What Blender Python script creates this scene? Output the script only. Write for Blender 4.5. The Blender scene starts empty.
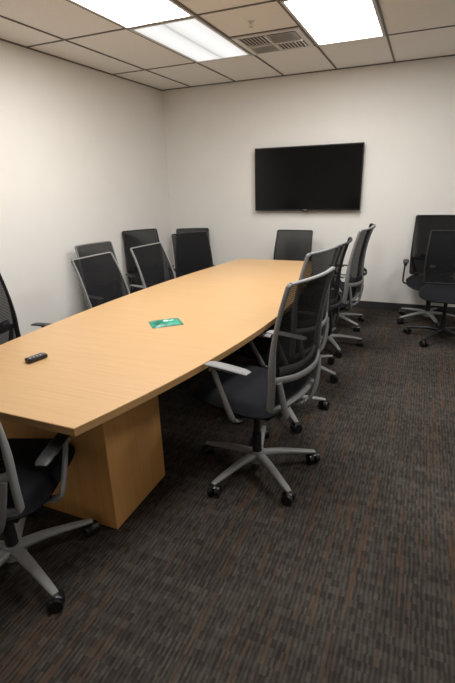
import bpy, bmesh, math, random
from mathutils import Vector, Matrix
random.seed(3)
SC=bpy.context.scene
COL=SC.collection
try:
    SC.view_settings.view_transform='Standard'; SC.view_settings.look='None'
except Exception: pass

# ------------------------------------------------------------------ materials
def newmat(name):
    m=bpy.data.materials.new(name); m.use_nodes=True
    nt=m.node_tree; b=nt.nodes["Principled BSDF"]
    return m,nt,b
def N(nt,t,**k):
    n=nt.nodes.new(t)
    for a,v in k.items(): setattr(n,a,v)
    return n
def L(nt,a,b): nt.links.new(a,b)
def ramp(nt,stops):
    r=N(nt,"ShaderNodeValToRGB"); el=r.color_ramp.elements
    while len(el)<len(stops): el.new(.5)
    for e,(p,c) in zip(el,stops):
        e.position=p; e.color=(c[0],c[1],c[2],1)
    return r
def coords(nt,scale=(1,1,1),loc=(0,0,0),rot=(0,0,0),kind="Object"):
    tc=N(nt,"ShaderNodeTexCoord"); mp=N(nt,"ShaderNodeMapping")
    mp.inputs["Scale"].default_value=scale; mp.inputs["Location"].default_value=loc; mp.inputs["Rotation"].default_value=rot
    L(nt,tc.outputs[kind],mp.inputs["Vector"]); return mp.outputs[0]
def simple(name,col,rough=.5,metal=0,var=.12,scale=40,bump=0,spec=.5):
    m,nt,b=newmat(name)
    n=N(nt,"ShaderNodeTexNoise"); n.inputs["Scale"].default_value=scale; n.inputs["Detail"].default_value=3
    L(nt,coords(nt),n.inputs["Vector"])
    r=ramp(nt,[(.3,[c*(1-var) for c in col]),(.7,[min(1,c*(1+var)) for c in col])])
    L(nt,n.outputs[0],r.inputs[0]); L(nt,r.outputs[0],b.inputs["Base Color"])
    b.inputs["Roughness"].default_value=rough; b.inputs["Metallic"].default_value=metal
    b.inputs["Specular IOR Level"].default_value=spec
    if bump:
        bp=N(nt,"ShaderNodeBump"); bp.inputs["Strength"].default_value=bump; bp.inputs["Distance"].default_value=.002
        L(nt,n.outputs[0],bp.inputs["Height"]); L(nt,bp.outputs[0],b.inputs["Normal"])
    return m
M_wall=simple("wall_paint",(.82,.795,.75),.85,var=.012,scale=3,spec=.2)
M_base=simple("baseboard_vinyl",(.035,.033,.034),.6)
M_gframe=simple("grey_plastic",(.22,.22,.218),.45,var=.05)
M_gleg=simple("light_grey_plastic",(.28,.28,.277),.4,var=.05)
M_bframe=simple("black_plastic",(.012,.012,.013),.42,var=.1)
M_green=simple("dark_green_plastic",(.03,.06,.045),.45,var=.1)
M_wheel=simple("caster_black",(.008,.008,.009),.35,var=.1)
M_fabric=simple("seat_fabric",(.011,.0115,.014),.95,var=.4,scale=300,bump=.5,spec=.15)
M_pad=simple("arm_pad_rubber",(.22,.22,.217),.55,var=.05)
M_padb=simple("arm_pad_black",(.02,.02,.022),.5,var=.05)
M_tbar=simple("ceiling_grid_bronze",(.13,.118,.105),.6)
M_fix=simple("fixture_white_metal",(.65,.64,.62),.5,var=.03)
M_vent=simple("vent_painted_metal",(.78,.77,.75),.5,var=.03)
M_ventd=simple("vent_dark",(.16,.16,.157),.8)
M_tvb=simple("tv_bezel",(.006,.006,.007),.3)
M_chrome=simple("brass_metal",(.5,.45,.38),.35,metal=1,var=.05)
M_rbtn=simple("remote_button",(.30,.30,.30),.5)
M_rbod=simple("remote_body",(.01,.01,.011),.35)
M_white=simple("white_print",(.55,.75,.66),.5,var=.05)

def meshmat(name,col,alpha):
    m,nt,b=newmat(name)
    b.inputs["Base Color"].default_value=(*col,1); b.inputs["Roughness"].default_value=.8
    b.inputs["Specular IOR Level"].default_value=.12
    w=N(nt,"ShaderNodeTexWave"); w.wave_type='BANDS'; w.bands_direction='Z'; w.inputs["Scale"].default_value=32; w.inputs["Distortion"].default_value=.3
    L(nt,coords(nt),w.inputs["Vector"])
    r=N(nt,"ShaderNodeMapRange"); r.inputs[3].default_value=alpha-.07; r.inputs[4].default_value=alpha+.07
    L(nt,w.outputs["Fac"],r.inputs[0]); L(nt,r.outputs[0],b.inputs["Alpha"])
    return m
M_mesh=meshmat("woven_mesh",(.010,.010,.011),.89)

def carpet():
    m,nt,b=newmat("carpet_tile")
    def noise(sc,det=2,src=None):
        n=N(nt,"ShaderNodeTexNoise"); n.inputs["Scale"].default_value=1; n.inputs["Detail"].default_value=det
        L(nt,coords(nt,sc),n.inputs["Vector"]); return n.outputs[0]
    tc=N(nt,"ShaderNodeTexCoord"); sn=N(nt,"ShaderNodeVectorMath",operation='SNAP'); sn.inputs[1].default_value=(.009,.034,1)
    L(nt,tc.outputs["Object"],sn.inputs[0])
    wn=N(nt,"ShaderNodeTexWhiteNoise"); wn.noise_dimensions='2D'; L(nt,sn.outputs[0],wn.inputs["Vector"])
    # ordered ribs running into the room
    wv=N(nt,"ShaderNodeTexWave"); wv.wave_type='BANDS'; wv.bands_direction='X'; wv.inputs["Scale"].default_value=17.5; wv.inputs["Distortion"].default_value=0
    L(nt,tc.outputs["Object"],wv.inputs["Vector"])
    ad=N(nt,"ShaderNodeMath",operation='MULTIPLY_ADD'); L(nt,wn.outputs["Value"],ad.inputs[0]); ad.inputs[1].default_value=.62
    m1=N(nt,"ShaderNodeMath",operation='MULTIPLY'); L(nt,wv.outputs["Fac"],m1.inputs[0]); m1.inputs[1].default_value=.36; L(nt,m1.outputs[0],ad.inputs[2])
    r1=ramp(nt,[(.15,(.034,.029,.026)),(.5,(.051,.045,.039)),(.9,(.079,.069,.060))]); L(nt,ad.outputs[0],r1.inputs[0])
    bands=noise((2.4,22,1),1)
    r2=ramp(nt,[(.40,(.86,.86,.86)),(.60,(1.07,1.07,1.07))]); L(nt,bands,r2.inputs[0])
    mx=N(nt,"ShaderNodeMix",data_type='RGBA',blend_type='MULTIPLY'); mx.inputs[0].default_value=1
    L(nt,r1.outputs[0],mx.inputs[6]); L(nt,r2.outputs[0],mx.inputs[7])
    rust=noise((30,.9,1),1)
    r3=ramp(nt,[(.54,(0,0,0)),(.60,(1,1,1))]); L(nt,rust,r3.inputs[0])
    sn2=N(nt,"ShaderNodeVectorMath",operation='SNAP'); sn2.inputs[1].default_value=(.009,.068,1); L(nt,tc.outputs["Object"],sn2.inputs[0])
    wn2=N(nt,"ShaderNodeTexWhiteNoise"); wn2.noise_dimensions='2D'; L(nt,sn2.outputs[0],wn2.inputs["Vector"])
    r4=ramp(nt,[(.35,(.06,.06,.06)),(.55,(.5,.5,.5))]); L(nt,wn2.outputs["Value"],r4.inputs[0])
    mm=N(nt,"ShaderNodeMath",operation='MULTIPLY'); L(nt,r3.outputs[0],mm.inputs[0]); L(nt,r4.outputs[0],mm.inputs[1])
    mx2=N(nt,"ShaderNodeMix",data_type='RGBA'); L(nt,mm.outputs[0],mx2.inputs[0]); L(nt,mx.outputs[2],mx2.inputs[6]); mx2.inputs[7].default_value=(.100,.056,.034,1)
    ck=N(nt,"ShaderNodeTexChecker"); ck.inputs["Scale"].default_value=1; ck.inputs["Color1"].default_value=(1.03,1.03,1.03,1); ck.inputs["Color2"].default_value=(.95,.95,.95,1)
    L(nt,coords(nt,(1/.61,1/.61,1),(0,0,.5)),ck.inputs["Vector"])
    mx3=N(nt,"ShaderNodeMix",data_type='RGBA',blend_type='MULTIPLY'); mx3.inputs[0].default_value=1
    L(nt,mx2.outputs[2],mx3.inputs[6]); L(nt,ck.outputs[0],mx3.inputs[7])
    L(nt,mx3.outputs[2],b.inputs["Base Color"])
    b.inputs["Roughness"].default_value=1; b.inputs["Specular IOR Level"].default_value=.05
    return m
M_carpet=carpet()
def tile():
    m,nt,b=newmat("acoustic_tile")
    n=N(nt,"ShaderNodeTexNoise"); n.inputs["Scale"].default_value=110; n.inputs["Detail"].default_value=4; n.inputs["Roughness"].default_value=.8
    L(nt,coords(nt),n.inputs["Vector"])
    r=ramp(nt,[(.36,(.80,.775,.735)),(.5,(.90,.875,.835)),(.7,(.93,.905,.865))]); L(nt,n.outputs[0],r.inputs[0]); L(nt,r.outputs[0],b.inputs["Base Color"])
    b.inputs["Roughness"].default_value=.95; return m
M_tile=tile()
def wood(name,c1,c2,c3,sc,rough=.38,spec=.4):
    m,nt,b=newmat(name)
    n=N(nt,"ShaderNodeTexNoise"); n.inputs["Scale"].default_value=1; n.inputs["Detail"].default_value=5; n.inputs["Roughness"].default_value=.65
    L(nt,coords(nt,sc),n.inputs["Vector"])
    r=ramp(nt,[(.3,c1),(.5,c2),(.72,c3)]); L(nt,n.outputs[0],r.inputs[0]); L(nt,r.outputs[0],b.inputs["Base Color"])
    b.inputs["Roughness"].default_value=rough; b.inputs["Specular IOR Level"].default_value=spec
    return m
M_top=wood("oak_veneer_top",(.505,.308,.145),(.545,.340,.165),(.58,.368,.184),(2.5,90,1))
M_edge=wood("oak_edge_band",(.42,.24,.10),(.48,.28,.12),(.53,.31,.135),(3,3,60))
M_ped=wood("oak_veneer_pedestal",(.60,.305,.10),(.65,.34,.115),(.70,.37,.13),(60,60,2),rough=.45)

def emis(name,col,s):
    m,nt,b=newmat(name)
    b.inputs["Base Color"].default_value=(.8,.8,.8,1)
    b.inputs["Emission Strength"].default_value=s
    n=N(nt,"ShaderNodeTexNoise"); n.inputs["Scale"].default_value=2
    L(nt,coords(nt),n.inputs["Vector"])
    r=ramp(nt,[(.3,[c*.97 for c in col]),(.7,col)]); L(nt,n.outputs[0],r.inputs[0]); L(nt,r.outputs[0],b.inputs["Emission Color"])
    return m
M_lamp=emis("lit_diffuser",(1,.99,.97),20)
M_fill=emis("fill_diffuser",(1,.99,.97),18)  # emission for the two added fill panels outside the frame
M_dim,nt,b=newmat("weak_diffuser")
sx=N(nt,"ShaderNodeSeparateXYZ"); L(nt,coords(nt,(1,1,1)),sx.inputs[0])
mr=N(nt,"ShaderNodeMapRange"); mr.inputs[1].default_value=-.29; mr.inputs[2].default_value=.29; L(nt,sx.outputs[0],mr.inputs[0])
r=ramp(nt,[(0,(.78,.78,.77)),(.25,(1,1,.99)),(.45,(.84,.84,.83)),(.5,(.52,.52,.51)),(.55,(.84,.84,.83)),(.75,(1,1,.99)),(1,(.78,.78,.77))])
L(nt,mr.outputs[0],r.inputs[0]); L(nt,r.outputs[0],b.inputs["Emission Color"]); b.inputs["Emission Strength"].default_value=.95
b.inputs["Base Color"].default_value=(.2,.2,.2,1)

# ------------------------------------------------------------------ helpers
def mkobj(name,verts,faces,mat,smooth=False,parent=None,mats=None,fm=None):
    me=bpy.data.meshes.new(name); me.from_pydata([tuple(v) for v in verts],[],faces); me.validate()
    if mats:
        for x in mats: me.materials.append(x)
    else: me.materials.append(mat)
    bm=bmesh.new(); bm.from_mesh(me); bmesh.ops.recalc_face_normals(bm,faces=bm.faces); bm.to_mesh(me); bm.free()
    if fm:
        for p,i in zip(me.polygons,fm): p.material_index=i
    if smooth:
        for p in me.polygons: p.use_smooth=True
    o=bpy.data.objects.new(name,me); COL.objects.link(o)
    if parent: o.parent=parent
    return o
class MB:
    def __init__(s): s.v=[]; s.f=[]; s.m=[]
    def add(s,v,f,mi=0):
        k=len(s.v); s.v+= [Vector(a) for a in v]; s.f+=[tuple(i+k for i in q) for q in f]; s.m+=[mi]*len(f)
    def box(s,c,d,mi=0,rot=0,bev=0):
        bm=bmesh.new(); bmesh.ops.create_cube(bm,size=1)
        for v in bm.verts: v.co=Vector((v.co.x*d[0],v.co.y*d[1],v.co.z*d[2]))
        if bev: bmesh.ops.bevel(bm,geom=bm.edges[:],offset=bev,segments=2,profile=.5,affect='EDGES')
        R=Matrix.Rotation(rot,3,'Z')
        bm.verts.index_update()
        s.add([R@v.co+Vector(c) for v in bm.verts],[tuple(v.index for v in f.verts) for f in bm.faces],mi); bm.free()
    def cyl(s,a,b,r0,r1=None,n=16,mi=0):
        a=Vector(a); b=Vector(b); r1=r0 if r1 is None else r1
        d=(b-a).normalized(); t=Vector((0,0,1)) if abs(d.z)<.9 else Vector((1,0,0))
        u=d.cross(t).normalized(); w=d.cross(u)
        vs=[]
        for p,r in ((a,r0),(b,r1)):
            for i in range(n):
                an=2*math.pi*i/n; vs.append(p+u*math.cos(an)*r+w*math.sin(an)*r)
        fs=[(i,(i+1)%n,n+(i+1)%n,n+i) for i in range(n)]+[tuple(range(n)),tuple(range(2*n-1,n-1,-1))]
        s.add(vs,fs,mi)
    def sweep(s,pts,ws,ts,side,closed=False,n=10,mi=0,sub=4,power=2.6):
        P=[Vector(p) for p in pts]; m=len(P)
        def cr(A,i,t):
            g=(lambda k:A[k%m]) if closed else (lambda k:A[min(max(k,0),m-1)])
            p0,p1,p2,p3=g(i-1),g(i),g(i+1),g(i+2)
            return .5*((2*p1)+(p2-p0)*t+(2*p0-5*p1+4*p2-p3)*t*t+(3*p1-p0-3*p2+p3)*t**3)
        W=ws if isinstance(ws,(list,tuple)) else [ws]*m
        T=ts if isinstance(ts,(list,tuple)) else [ts]*m
        S=side if isinstance(side,list) else [side]*m
        S=[Vector(x) for x in S]
        Q=[];ww=[];tt=[];ss=[]
        seg=m if closed else m-1
        for i in range(seg):
            for k in range(sub):
                t=k/sub; j=(i+1)%m
                Q.append(cr(P,i,t)); ww.append(W[i]*(1-t)+W[j]*t); tt.append(T[i]*(1-t)+T[j]*t); ss.append(S[i]*(1-t)+S[j]*t)
        if not closed: Q.append(P[-1]); ww.append(W[-1]); tt.append(T[-1]); ss.append(S[-1])
        K=len(Q); vs=[]
        for i in range(K):
            if closed: d=Q[(i+1)%K]-Q[(i-1)%K]
            else: d=Q[min(i+1,K-1)]-Q[max(i-1,0)]
            d.normalize(); a=ss[i]-d*ss[i].dot(d); a.normalize(); b=d.cross(a)
            for q in range(n):
                an=2*math.pi*q/n; c,sn=math.cos(an),math.sin(an)
                x=math.copysign(abs(c)**(2/power),c); y=math.copysign(abs(sn)**(2/power),sn)
                vs.append(Q[i]+a*x*ww[i]/2+b*y*tt[i]/2)
        fs=[]
        for i in range(K if closed else K-1):
            j=(i+1)%K
            for q in range(n):
                fs.append((i*n+q,i*n+(q+1)%n,j*n+(q+1)%n,j*n+q))
        if not closed: fs+=[tuple(range(n)),tuple(range(K*n-1,(K-1)*n-1,-1))]
        s.add(vs,fs,mi)
    def obj(s,name,mats,smooth=False,parent=None):
        if not isinstance(mats,(list,tuple)): mats=[mats]
        o=mkobj(name,s.v,s.f,None,smooth,parent,mats,s.m)
        return o
def autosmooth(o,ang=40):
    me=o.data
    for p in me.polygons: p.use_smooth=True
    bm=bmesh.new(); bm.from_mesh(me)
    for e in bm.edges:
        if len(e.link_faces)==2 and e.calc_face_angle(0)>math.radians(ang): e.smooth=False
    bm.to_mesh(me); bm.free()
def empty(name,loc,rz=0,label="",cat="",group=None):
    e=bpy.data.objects.new(name,None); e.empty_display_size=.1; COL.objects.link(e)
    e.location=loc; e.rotation_euler=(0,0,rz); e["label"]=label; e["category"]=cat
    if group: e["group"]=group
    return e

# ------------------------------------------------------------------ room shell
XL,XR,YF,YB,H=-3.318,2.7,-1.8,5.752,2.7286
def slab(name,lo,hi,mat):
    b=MB(); c=[(lo[i]+hi[i])/2 for i in range(3)]; d=[hi[i]-lo[i] for i in range(3)]
    b.box(c,d); o=b.obj(name,mat); o["kind"]="structure"; return o
slab("floor",(XL-.1,YF-.1,-.1),(XR+.1,YB+.1,0),M_carpet)
slab("ceiling",(XL-.1,YF-.1,H),(XR+.1,YB+.1,H+.1),M_tile)
slab("wall_left",(XL-.1,YF,0),(XL,YB,H),M_wall)
slab("wall_back",(XL-.1,YB,0),(XR+.1,YB+.1,H),M_wall)
slab("wall_right",(XR,YF,0),(XR+.1,YB,H),M_wall)
slab("wall_front",(XL-.1,YF-.1,0),(XR+.1,YF,H),M_wall)
slab("baseboard_back",(XL,YB-.012,0),(XR,YB,.095),M_base)
slab("baseboard_left",(XL,YF,0),(XL+.012,YB-.012,.095),M_base)
slab("baseboard_right",(XR-.012,YF,0),(XR,YB-.012,.095),M_base)
GX,GY,T=-2.275,3.465,.61
tb=MB()
x=GX-3*T
while x<XR:
    if x>XL+.03: tb.box((x,(YF+YB)/2,H-.003),(.017,YB-YF,.006))
    x+=T
y=GY-8*T
while y<YB:
    if y>YF+.03: tb.box(((XL+XR)/2,y,H-.0028),(XR-XL,.017,.0056))
    y+=2*T
tb.box((GX+1.5*T,GY+T,H-.0028),(T,.017,.0056))
tb.box((XL+.009,(YF+YB)/2,H-.004),(.018,YB-YF,.008)); tb.box(((XL+XR)/2,YB-.009,H-.004),(XR-XL,.018,.008))
o=tb.obj("trim_1",M_tbar); o["kind"]="structure"

def light(x0,y0,label,mat=None):
    e=empty("ceiling_light",(x0+T/2,y0+T,H),0,label,"ceiling light","recessed ceiling light panels")
    w,l=T-.024,2*T-.024
    b=MB()
    for sx in(-1,1): b.box((sx*(w/2-.011),0,-.006),(.022,l,.008))
    for sy in(-1,1): b.box((0,sy*(l/2-.011),-.006),(w-.044,.022,.008))
    b.obj("frame",M_fix,parent=e)
    d=MB(); nx,ny=6,12; W,LL=w-.044,l-.044
    vs=[];fs=[]
    for j in range(ny+1):
        for i in range(nx+1):
            u=-1+2*i/nx; v=-1+2*j/ny
            vs.append((u*W/2,v*LL/2,-.004-.006*(1-u**4)*(1-v**8)))
    for j in range(ny):
        for i in range(nx):
            a=j*(nx+1)+i; fs.append((a,a+nx+1,a+nx+2,a+1))
    d.add(vs,fs); o=d.obj("diffuser",mat or M_lamp,smooth=True,parent=e)
    return e
light(GX,GY,"dimmer white fluorescent panel with a seam between its tubes",M_dim)
light(GX,GY-2*T,"added fill panel above the near table, out of view")
light(GX+2*T,GY,"lit white fluorescent panel beside the ceiling vent")
light(GX+2*T,GY-4*T,"added fill panel above the near table, out of view",M_fill)  # added fill light, unseen, brightens the foreground floor
light(GX+5*T,GY-2*T,"added fill panel above the near table, out of view",M_fill)  # second added fill panel, outside the view to the right

e=empty("air_vent",(GX+1.5*T,GY+1.5*T,H),0,"square pale metal air vent with louvres set in the ceiling","air vent")
b=MB(); w=T-.03
for s_ in(-1,1):
    b.box((s_*(w/2-.02),0,-.008),(.04,w,.01)); b.box((0,s_*(w/2-.02),-.008),(w-.08,.04,.01))
b.obj("frame",M_vent,parent=e)
b=MB(); b.box((0,0,-.005),(w-.08,w-.08,.004)); b.obj("duct_opening",M_ventd,parent=e)
b=MB()
iw=w-.08
def slat(cx_,cy_,lx_,ly_,axis,sg=1):
    a=math.radians(26*sg); t=.0025
    bm=bmesh.new(); bmesh.ops.create_cube(bm,size=1)
    for v in bm.verts: v.co=Vector((v.co.x*lx_,v.co.y*ly_,v.co.z*t))
    R=Matrix.Rotation(a,3,'X' if axis=='x' else 'Y')
    bm.verts.index_update()
    b.add([R@v.co+Vector((cx_,cy_,-.018)) for v in bm.verts],[tuple(v.index for v in f.verts) for f in bm.faces]); bm.free()
q=iw/2
b.box((0,0,-.016),(.014,iw,.02)); b.box((0,0,-.016),(iw,.014,.02))
for (qx,qy,ax) in ((-1,-1,'y'),(1,-1,'x'),(-1,1,'x'),(1,1,'y')):
    for i in range(8):
        t_=-q/2+q*(i+.5)/8
        if ax=='x': slat(qx*q/2,qy*q/2+t_,q*.96,.023,'x',1)
        else: slat(qx*q/2+t_,qy*q/2,.023,q*.96,'y',1)
b.obj("louvre",M_vent,parent=e)
e=empty("fire_sprinkler",(-1.36,3.78,H),0,"small metal fire sprinkler head in a ceiling tile","sprinkler")
b=MB(); b.cyl((0,0,-.001),(0,0,-.006),.028,.024,24); b.obj("escutcheon",M_fix,parent=e)
b=MB(); b.cyl((0,0,-.006),(0,0,-.022),.009,.007); b.cyl((.008,0,-.022),(.010,0,-.038),.002); b.cyl((-.008,0,-.022),(-.010,0,-.038),.002); b.cyl((0,0,-.038),(0,0,-.041),.014,.014,20)
b.obj("sprinkler_head",M_chrome,parent=e)

# ------------------------------------------------------------------ television
tx,tz=-1.350,1.584; tw,th=1.318,.744
e=empty("television",(tx,YB-.08,tz),0,"large flat black wall-mounted television, switched off","television")
b=MB(); b.box((0,.012,0),(tw,.024,th),bev=.004); b.box((0,.03,-.03),(tw*.8,.02,th*.75),bev=.006); b.obj("housing",M_tvb,parent=e)
m,nt,bb=newmat("tv_screen")
n=N(nt,"ShaderNodeTexNoise"); n.inputs["Scale"].default_value=1.2; L(nt,coords(nt),n.inputs["Vector"])
r=ramp(nt,[(.3,(.003,.003,.0035)),(.7,(.0045,.0045,.005))]); L(nt,n.outputs[0],r.inputs[0]); L(nt,r.outputs[0],bb.inputs["Base Color"])
bb.inputs["Roughness"].default_value=.12; bb.inputs["Specular IOR Level"].default_value=.3
b=MB(); b.box((0,-.001,.004),(tw-.024,.003,th-.034)); b.obj("screen",m,parent=e)
b=MB(); b.box((0,-.0015,-th/2+.007),(.05,.003,.006)); b.obj("logo_strip",M_rbtn,parent=e)
b=MB(); b.box((0,.0095,-th/2-.006),(.07,.016,.012)); b.obj("sensor",M_tvb,parent=e)
b=MB(); b.box((0,.0595,0),(.5,.039,.3)); b.box((-.2,.045,0),(.03,.02,.42)); b.box((.2,.045,0),(.03,.02,.42)); b.obj("wall_bracket",M_bframe,parent=e)

# ------------------------------------------------------------------ conference table
e=empty("conference_table",(0,0,0),0,"long boat-shaped light oak conference table on panel pedestals","table")
Y0,Y1=1.10,4.81
def side(xa,xm,xb,rev=False,n=24):
    out=[]
    for i in range(n+1):
        t=i/n; s=2*t-1
        x=xa*(1-t)+xb*t; base_mid=(xa+xb)/2
        x+=(xm-base_mid)*(1-s*s)
        out.append((x,Y0+(Y1-Y0)*t))
    return out[::-1] if rev else out
R_=side(-1.11,-.805,-1.07); Lf=side(-2.12,-2.145,-1.88,True)
outl=R_+Lf; nO=len(outl)
zt,zb=.74,.706
vs=[]; ch=.0025
def inset(o,d):
    c=Vector((sum(p[0] for p in o)/len(o),sum(p[1] for p in o)/len(o)))
    return [tuple(Vector(p)-(Vector(p)-c).normalized()*d) for p in o]
ins=inset(outl,ch)
for p in ins: vs.append((p[0],p[1],zt))
for p in outl: vs.append((p[0],p[1],zt-ch))
for p in outl: vs.append((p[0],p[1],zb))
f=[tuple(range(nO)),tuple(range(3*nO-1,2*nO-1,-1))]
for k in range(2):
    for i in range(nO):
        j=(i+1)%nO; f.append((k*nO+i,k*nO+j,(k+1)*nO+j,(k+1)*nO+i))
o=mkobj("tabletop",vs,f,None,False,e,[M_top,M_edge],None)
for p in o.data.polygons: p.material_index=0 if (p.normal.z>.5 and p.center.z>.739) else 1
for y0,y1 in ((1.37,1.83),(4.08,4.54)):
    b=MB(); b.box((-1.55,(y0+y1)/2,.353),(.68,y1-y0,.706),bev=.003); b.obj("pedestal",M_ped,parent=e)
b=MB(); b.box((-1.51,2.955,.50),(.03,2.25,.34)); b.obj("modesty_panel",M_ped,parent=e)

# ------------------------------------------------------------------ remote + packet
e=empty("remote_control",(-1.775,1.585,.7402),math.radians(78),"small black remote control lying on the oak table","remote control")
b=MB(); b.box((0,0,.012),(.108,.052,.024),bev=.009); o=b.obj("casing",M_rbod,parent=e); autosmooth(o)
b=MB()
for i in range(4):
    for j in range(2): b.cyl((-.038+.019*i,(-.5+j)*.021,.0235),(-.038+.019*i,(-.5+j)*.021,.0260),.0065,n=10)
b.cyl((.041,0,.0235),(.041,0,.0260),.008,n=14)
b.obj("button_pad",M_rbtn,parent=e)
M_teal,nt,bb=newmat("teal_packet")
vo=N(nt,"ShaderNodeTexNoise"); vo.inputs["Scale"].default_value=22; L(nt,coords(nt),vo.inputs["Vector"])
r=ramp(nt,[(.35,(.0,.12,.075)),(.5,(.0,.21,.14)),(.66,(.04,.33,.22))]); L(nt,vo.outputs[0],r.inputs[0]); L(nt,r.outputs[0],bb.inputs["Base Color"]); bb.inputs["Roughness"].default_value=.35
e=empty("wipes_packet",(-1.445,2.35,.7402),math.radians(42),"flat green foil packet with a pale mark on the table","packet")
vs=[];fs=[];nx,ny=14,10; lx,ly=.20,.15
for side_ in (1,0):
    for j in range(ny+1):
        for i in range(nx+1):
            u=-1+2*i/nx; v=-1+2*j/ny
            h=.016*max(0,1-abs(u)**5)*max(0,1-v*v)**.5 if abs(u)<.93 else .0
            vs.append((u*lx/2,v*ly/2,.0015+h*(1 if side_ else 0)))
K=(nx+1)*(ny+1)
for s_ in(0,1):
    for j in range(ny):
        for i in range(nx):
            a=s_*K+j*(nx+1)+i; q_=(a,a+1,a+nx+2,a+nx+1); fs.append(q_ if s_==0 else q_[::-1])
mkobj("pouch",vs,fs,M_teal,True,e)
b=MB(); b.cyl((.0,.0,.0172),(.0,.0,.0184),.017,n=20); b.box((.035,-.0,.0168),(.03,.016,.0014)); b.obj("printed_mark",M_white,parent=e)

# ------------------------------------------------------------------ chairs
PROF=[(.47,-.215),(.56,-.234),(.66,-.240),(.76,-.243),(.86,-.252),(.96,-.270),(1.06,-.295),(1.15,-.324)]
def bx(z):
    for (z0,x0),(z1,x1) in zip(PROF,PROF[1:]):
        if z<=z1: 
            t=(z-z0)/(z1-z0); return x0+(x1-x0)*t
    return PROF[-1][1]
def hw(z):
    t=(z-.47)/(1.145-.47); t=min(max(t,0),1)
    return .221+.012*math.sin(math.pi*min(1,t*1.1))
ZB,ZT=.50,1.15
def S(u,v):
    z=ZB+(ZT-ZB)*v
    return Vector((bx(z)-.030*(1-u*u),u*hw(z),z))
def rounded_loop():
    pts=[]; ru,rv=.085,.028
    def arc(cu,cv,a0,a1,n=4):
        for i in range(n+1):
            a=a0+(a1-a0)*i/n; pts.append((cu+ru*math.cos(a),cv+rv*math.sin(a)))
    arc(1-ru,1-rv,0,math.pi/2)
    for u in(.5,0,-.5): pts.append((u,1))
    arc(-1+ru,1-rv,math.pi/2,math.pi)
    for v in(.82,.65,.5,.36,.2): pts.append((-1,v))
    arc(-1+ru,rv,math.pi,1.5*math.pi)
    for u in(-.5,0,.5): pts.append((u,0))
    arc(1-ru,rv,1.5*math.pi,2*math.pi)
    for v in(.2,.36,.5,.65,.82): pts.append((1,v))
    return pts
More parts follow.
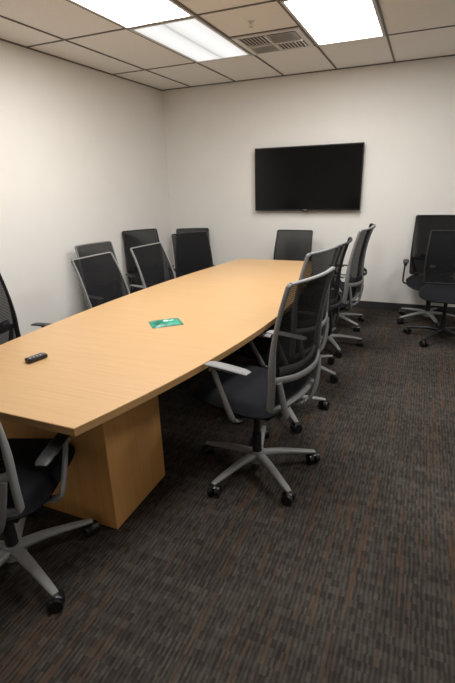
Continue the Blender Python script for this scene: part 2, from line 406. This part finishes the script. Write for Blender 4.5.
def build_parts():
    P={}
    loop=rounded_loop()
    pts=[S(u,v) for u,v in loop]
    b=MB(); b.sweep(pts,[.040 if v<.38 else (.032 if v<.6 else .024) for u,v in loop],[.019 if v<.38 else .014 for u,v in loop],(1,0,0),closed=True,n=10,sub=3)
    b.sweep([S(-1,.27)+Vector((-.01,0,0)),S(-.5,.25)+Vector((-.03,0,0)),S(0,.245)+Vector((-.036,0,0)),S(.5,.25)+Vector((-.03,0,0)),S(1,.27)+Vector((-.01,0,0))],.018,.036,(1,0,0),n=8)
    o=b.obj("back_frame",M_gframe); autosmooth(o,60); P["back_frame"]=o
    n=len(loop); rings=8; vs=[S(0,.5)+Vector((.004,0,0))]; fs=[]
    for k in range(1,rings+1):
        t=k/rings
        for u,v in loop: vs.append(S(u*t,.5+(v-.5)*t)+Vector((.004,0,0)))
    for i in range(n): fs.append((0,1+i,1+(i+1)%n))
    for k in range(rings-1):
        for i in range(n):
            j=(i+1)%n; a=1+k*n; c=1+(k+1)*n; fs.append((a+i,c+i,c+j,a+j))
    P["mesh_panel"]=mkobj("mesh_panel",vs,fs,M_mesh,True)
    b=MB()
    b.sweep([S(-.82,.30),S(-.4,.28)+Vector((-.005,0,0)),S(0,.27)+Vector((-.006,0,0)),S(.4,.28)+Vector((-.005,0,0)),S(.82,.30)],.012,.075,(1,0,0),n=8)
    o=b.obj("lumbar_support",M_bframe); autosmooth(o,60); P["lumbar_support"]=o
    b=MB()
    for s_ in(-1,1):
        b.sweep([(-.02,s_*.05,.405),(-.16,s_*.07,.405),(-.245,s_*.12,.425),(-.270,s_*.17,.51),(-.264,s_*.21,.66)],[.055,.055,.050,.045,.030],[.024,.024,.024,.022,.018],(0,1,0),n=8)
    o=b.obj("back_support",M_gframe); autosmooth(o,60); P["back_support"]=o
    vs=[];fs=[];nx,ny=16,14
    def sp(u,v,top):
        r=(abs(u)**4+abs(v)**4)**.25
        m_=max(abs(u),abs(v)); k=(m_/r) if r>0 else 1
        uu,vv=u*k,v*k
        x=.050+uu*.28; y=vv*(.26-.012*uu)
        ed=max(0,1-m_**5)
        if top: z=.452+.055*ed**.5+.006*abs(vv)**2-(.018*max(0,uu)**3)
        else: z=.452-.035*ed**.6-(.018*max(0,uu)**3)
        return (x,y,z)
    for tp in(1,0):
        for j in range(ny+1):
            for i in range(nx+1): vs.append(sp(-1+2*i/nx,-1+2*j/ny,tp))
    K=(nx+1)*(ny+1)
    for s_ in(0,1):
        for j in range(ny):
            for i in range(nx):
                a=s_*K+j*(nx+1)+i; q=(a,a+1,a+nx+2,a+nx+1); fs.append(q if s_==0 else q[::-1])
    o=mkobj("seat",vs,fs,M_fabric,True)
    bm=bmesh.new(); bm.from_mesh(o.data); bmesh.ops.remove_doubles(bm,verts=bm.verts,dist=.0008); bm.to_mesh(o.data); bm.free()
    P["seat"]=o
    b=MB(); b.box((-.01,0,.395),(.24,.17,.045),bev=.012); b.box((-.01,0,.412),(.34,.34,.012),bev=.004); b.cyl((.05,.08,.40),(.05,.27,.395),.006,n=8); b.cyl((.05,.25,.395),(.05,.29,.395),.011,n=8)
    P["tilt_mechanism"]=b.obj("tilt_mechanism",M_bframe)
    for s_ in(-1,1):
        for key,up in (("",0),("hi",.03),("lo",-.035)):
            b=MB()
            b.sweep([(-.05,s_*.12,.412),(-.05,s_*.22,.410),(-.05,s_*.280,.425),(-.042,s_*.295,.455),(.01,s_*.295,.55+up*.5),(.062,s_*.291,.648+up)],[.045,.045,.042,.038,.032,.028],[.016,.016,.018,.019,.018,.017],(1,0,0),n=8)
            b.sweep([(.078,s_*.290,.640+up),(.07,s_*.287,.657+up),(.03,s_*.286,.665+up),(-.06,s_*.286,.665+up)],[.03,.036,.04,.04],[.02,.02,.014,.012],(0,1,0),n=8)
            o=b.obj("armrest",M_gframe); autosmooth(o,60); P["armrest%s%d"%(key,s_)]=o
            b=MB(); b.sweep([(.105,s_*.289,.673+up),(.075,s_*.286,.677+up),(.0,s_*.283,.678+up),(-.11,s_*.283,.677+up),(-.145,s_*.283,.673+up)],[.042,.060,.062,.060,.042],[.009,.014,.014,.014,.009],(0,1,0),n=12)
            o=b.obj("arm_pad",M_pad); autosmooth(o,60); P["arm_pad%s%d"%(key,s_)]=o
    b=MB(); b.cyl((0,0,.06),(0,0,.24),.028,.025,20); P["gas_cylinder"]=b.obj("gas_cylinder",M_bframe); autosmooth(P["gas_cylinder"])
    b=MB(); b.cyl((0,0,.2),(0,0,.40),.018,.018,16); P["piston"]=b.obj("piston",M_bframe); autosmooth(P["piston"])
    b=MB(); b.cyl((0,0,.065),(0,0,.125),.052,.043,24); P["hub"]=b.obj("hub",M_gleg); autosmooth(P["hub"])
    b=MB(); b.sweep([(.03,0,.10),(.12,0,.102),(.22,0,.092),(.30,0,.080),(.345,0,.074)],[.056,.050,.042,.036,.028],[.042,.034,.026,.022,.014],(0,1,0),n=10); P["leg"]=b.obj("leg",M_gleg); autosmooth(P["leg"],60)
    b=MB()
    for s_ in(-1,1): 
        b.cyl((0,s_*.006,.031),(0,s_*.032,.031),.031,.029,20)
    b.cyl((0,-.02,.031),(0,.02,.031),.008,n=8)
    b.sweep([(-.032,0,.03),(-.026,0,.054),(0,0,.064),(.022,0,.056)],[.030,.036,.038,.032],[.005,.006,.008,.005],(0,1,0),n=8)
    b.cyl((0.0,0,.058),(0,0,.082),.007,n=8)
    P["caster"]=b.obj("caster",M_wheel); autosmooth(P["caster"])
    for o in P.values(): COL.objects.unlink(o)
    return P
PR=build_parts()
MATV={}
def variant(o,mat):
    k=(o.data.name,mat.name)
    if k not in MATV:
        me=o.data.copy(); me.materials.clear(); me.materials.append(mat)
        MATV[k]=me
    return MATV[k]
def chair(x,y,head,base,dz=0,fr=None,leg=None,pad=None,tilt=0,arm="",bs=1,label="",group="mesh office chairs around the conference table"):
    fr=fr or M_gframe; leg=leg or M_gleg; pad=pad or M_pad
    e=empty("office_chair",(x,y,0),math.radians(head),label,"office chair",group)
    def put(key,par=e,mat=None,mtx=None,z=0,name=None):
        src=PR[key]; o=src.copy(); o.name=name or src.name.split(".")[0]
        if mat and mat is not src.data.materials[0]: o.data=variant(src,mat)
        COL.objects.link(o); o.parent=par
        if mtx is not None: o.matrix_local=mtx
        else: o.location=(0,0,z)
        return o
    put("seat",z=dz); put("tilt_mechanism",z=dz); put("back_support",mat=fr,z=dz)
    bk=bpy.data.objects.new("backrest",None); COL.objects.link(bk); bk.parent=e; bk.location=(0,0,dz)
    piv=Vector((-.2,0,.47)); 
    bk.matrix_local=Matrix.Translation(Vector((0,0,dz))+piv)@Matrix.Rotation(math.radians(-tilt),4,'Y')@Matrix.Scale(bs,4,(0,0,1))@Matrix.Translation(-piv)
    put("back_frame",par=bk,mat=fr); put("mesh_panel",par=bk); put("lumbar_support",par=bk)
    if arm is not None:
        for s_ in(-1,1):
            a=put("armrest%s%d"%(arm,s_),mat=fr,z=dz,name="armrest"); put("arm_pad%s%d"%(arm,s_),par=a,mat=pad,name="arm_pad")
    put("gas_cylinder"); put("piston",z=dz); put("hub",mat=leg)
    for i in range(5):
        an=math.radians(base-head+72*i)
        put("leg",mat=leg,mtx=Matrix.Rotation(an,4,'Z'))
        ca=an+random.uniform(-1,1)*2.5
        put("caster",mtx=Matrix.Translation((.335*math.cos(an),.335*math.sin(an),0))@Matrix.Rotation(ca,4,'Z'))
    return e
LG="grey-framed black mesh office chair tucked up to the oak table"
LB="black-framed mesh office chair beside the oak table"
chair(-.735,2.08,166,30,.04,arm="hi",tilt=-1,bs=.97,label="grey-framed black mesh swivel chair pulled out beside the oak table")
chair(-.83,2.81,167,20,.03,arm="lo",tilt=-1,label=LG)
chair(-.84,3.53,181,50,-.02,fr=M_bframe,pad=M_padb,label=LB)
chair(-.76,4.25,172,14,0.01,arm="lo",label=LG)
chair(-.80,4.98,188,36,-.05,fr=M_bframe,pad=M_padb,label=LB)
chair(-1.44,5.12,268,0,-.15,tilt=4,fr=M_bframe,pad=M_padb,label="black mesh office chair at the table end under the television")
chair(-2.27,1.93,5,60,.01,fr=M_bframe,pad=M_padb,label=LB)
chair(-2.06,2.94,-6,20,-.085,tilt=10,label=LG)
chair(-2.02,3.68,-8,45,-.10,tilt=10,label=LG)
chair(-2.17,4.43,-36,30,-.11,fr=M_bframe,pad=M_padb,label=LB)
chair(-2.83,3.72,-15,0,-.14,label="grey-framed mesh office chair parked against the plain wall")
chair(-2.91,4.54,-35,20,-.10,fr=M_bframe,pad=M_padb,label="black mesh office chair parked near the room corner")
chair(-2.80,5.32,-70,40,-.17,fr=M_green,pad=M_padb,label="dark green framed mesh office chair in the room corner")
chair(-1.505,1.03,110,-17,-.01,arm="lo",pad=M_padb,label="grey-framed black mesh swivel chair tucked under the table end")
chair(.17,5.40,-88,0,0,fr=M_bframe,pad=M_padb,label="black mesh office chair with grey base against the back wall")
chair(.31,4.80,-92,25,.03,arm=None,bs=.80,fr=M_bframe,leg=M_bframe,pad=M_padb,label="all-black armless mesh office chair in front of another chair")
for o in PR.values(): bpy.data.objects.remove(o)

# ------------------------------------------------------------------ world + camera
w=bpy.data.worlds.new("world"); SC.world=w; w.use_nodes=True
w.node_tree.nodes["Background"].inputs[0].default_value=(.9,.9,1,1); w.node_tree.nodes["Background"].inputs[1].default_value=.05
f_,yaw,pitch,roll,hc=444.48,.4087,.3470,-.0310,1.5905
fw=Vector((-math.sin(yaw)*math.cos(pitch),math.cos(yaw)*math.cos(pitch),-math.sin(pitch)))
r=Vector((math.cos(yaw),math.sin(yaw),0)); u=r.cross(fw)
r2=math.cos(roll)*r+math.sin(roll)*u; u2=-math.sin(roll)*r+math.cos(roll)*u
cd=bpy.data.cameras.new("camera"); cam=bpy.data.objects.new("camera",cd); COL.objects.link(cam)
M=Matrix((r2,u2,-fw)).transposed().to_4x4(); M.translation=Vector((0,0,hc)); cam.matrix_world=M
cd.sensor_fit='VERTICAL'; cd.sensor_height=36; cd.lens=f_/683*36; cd.clip_start=.05
SC.camera=cam
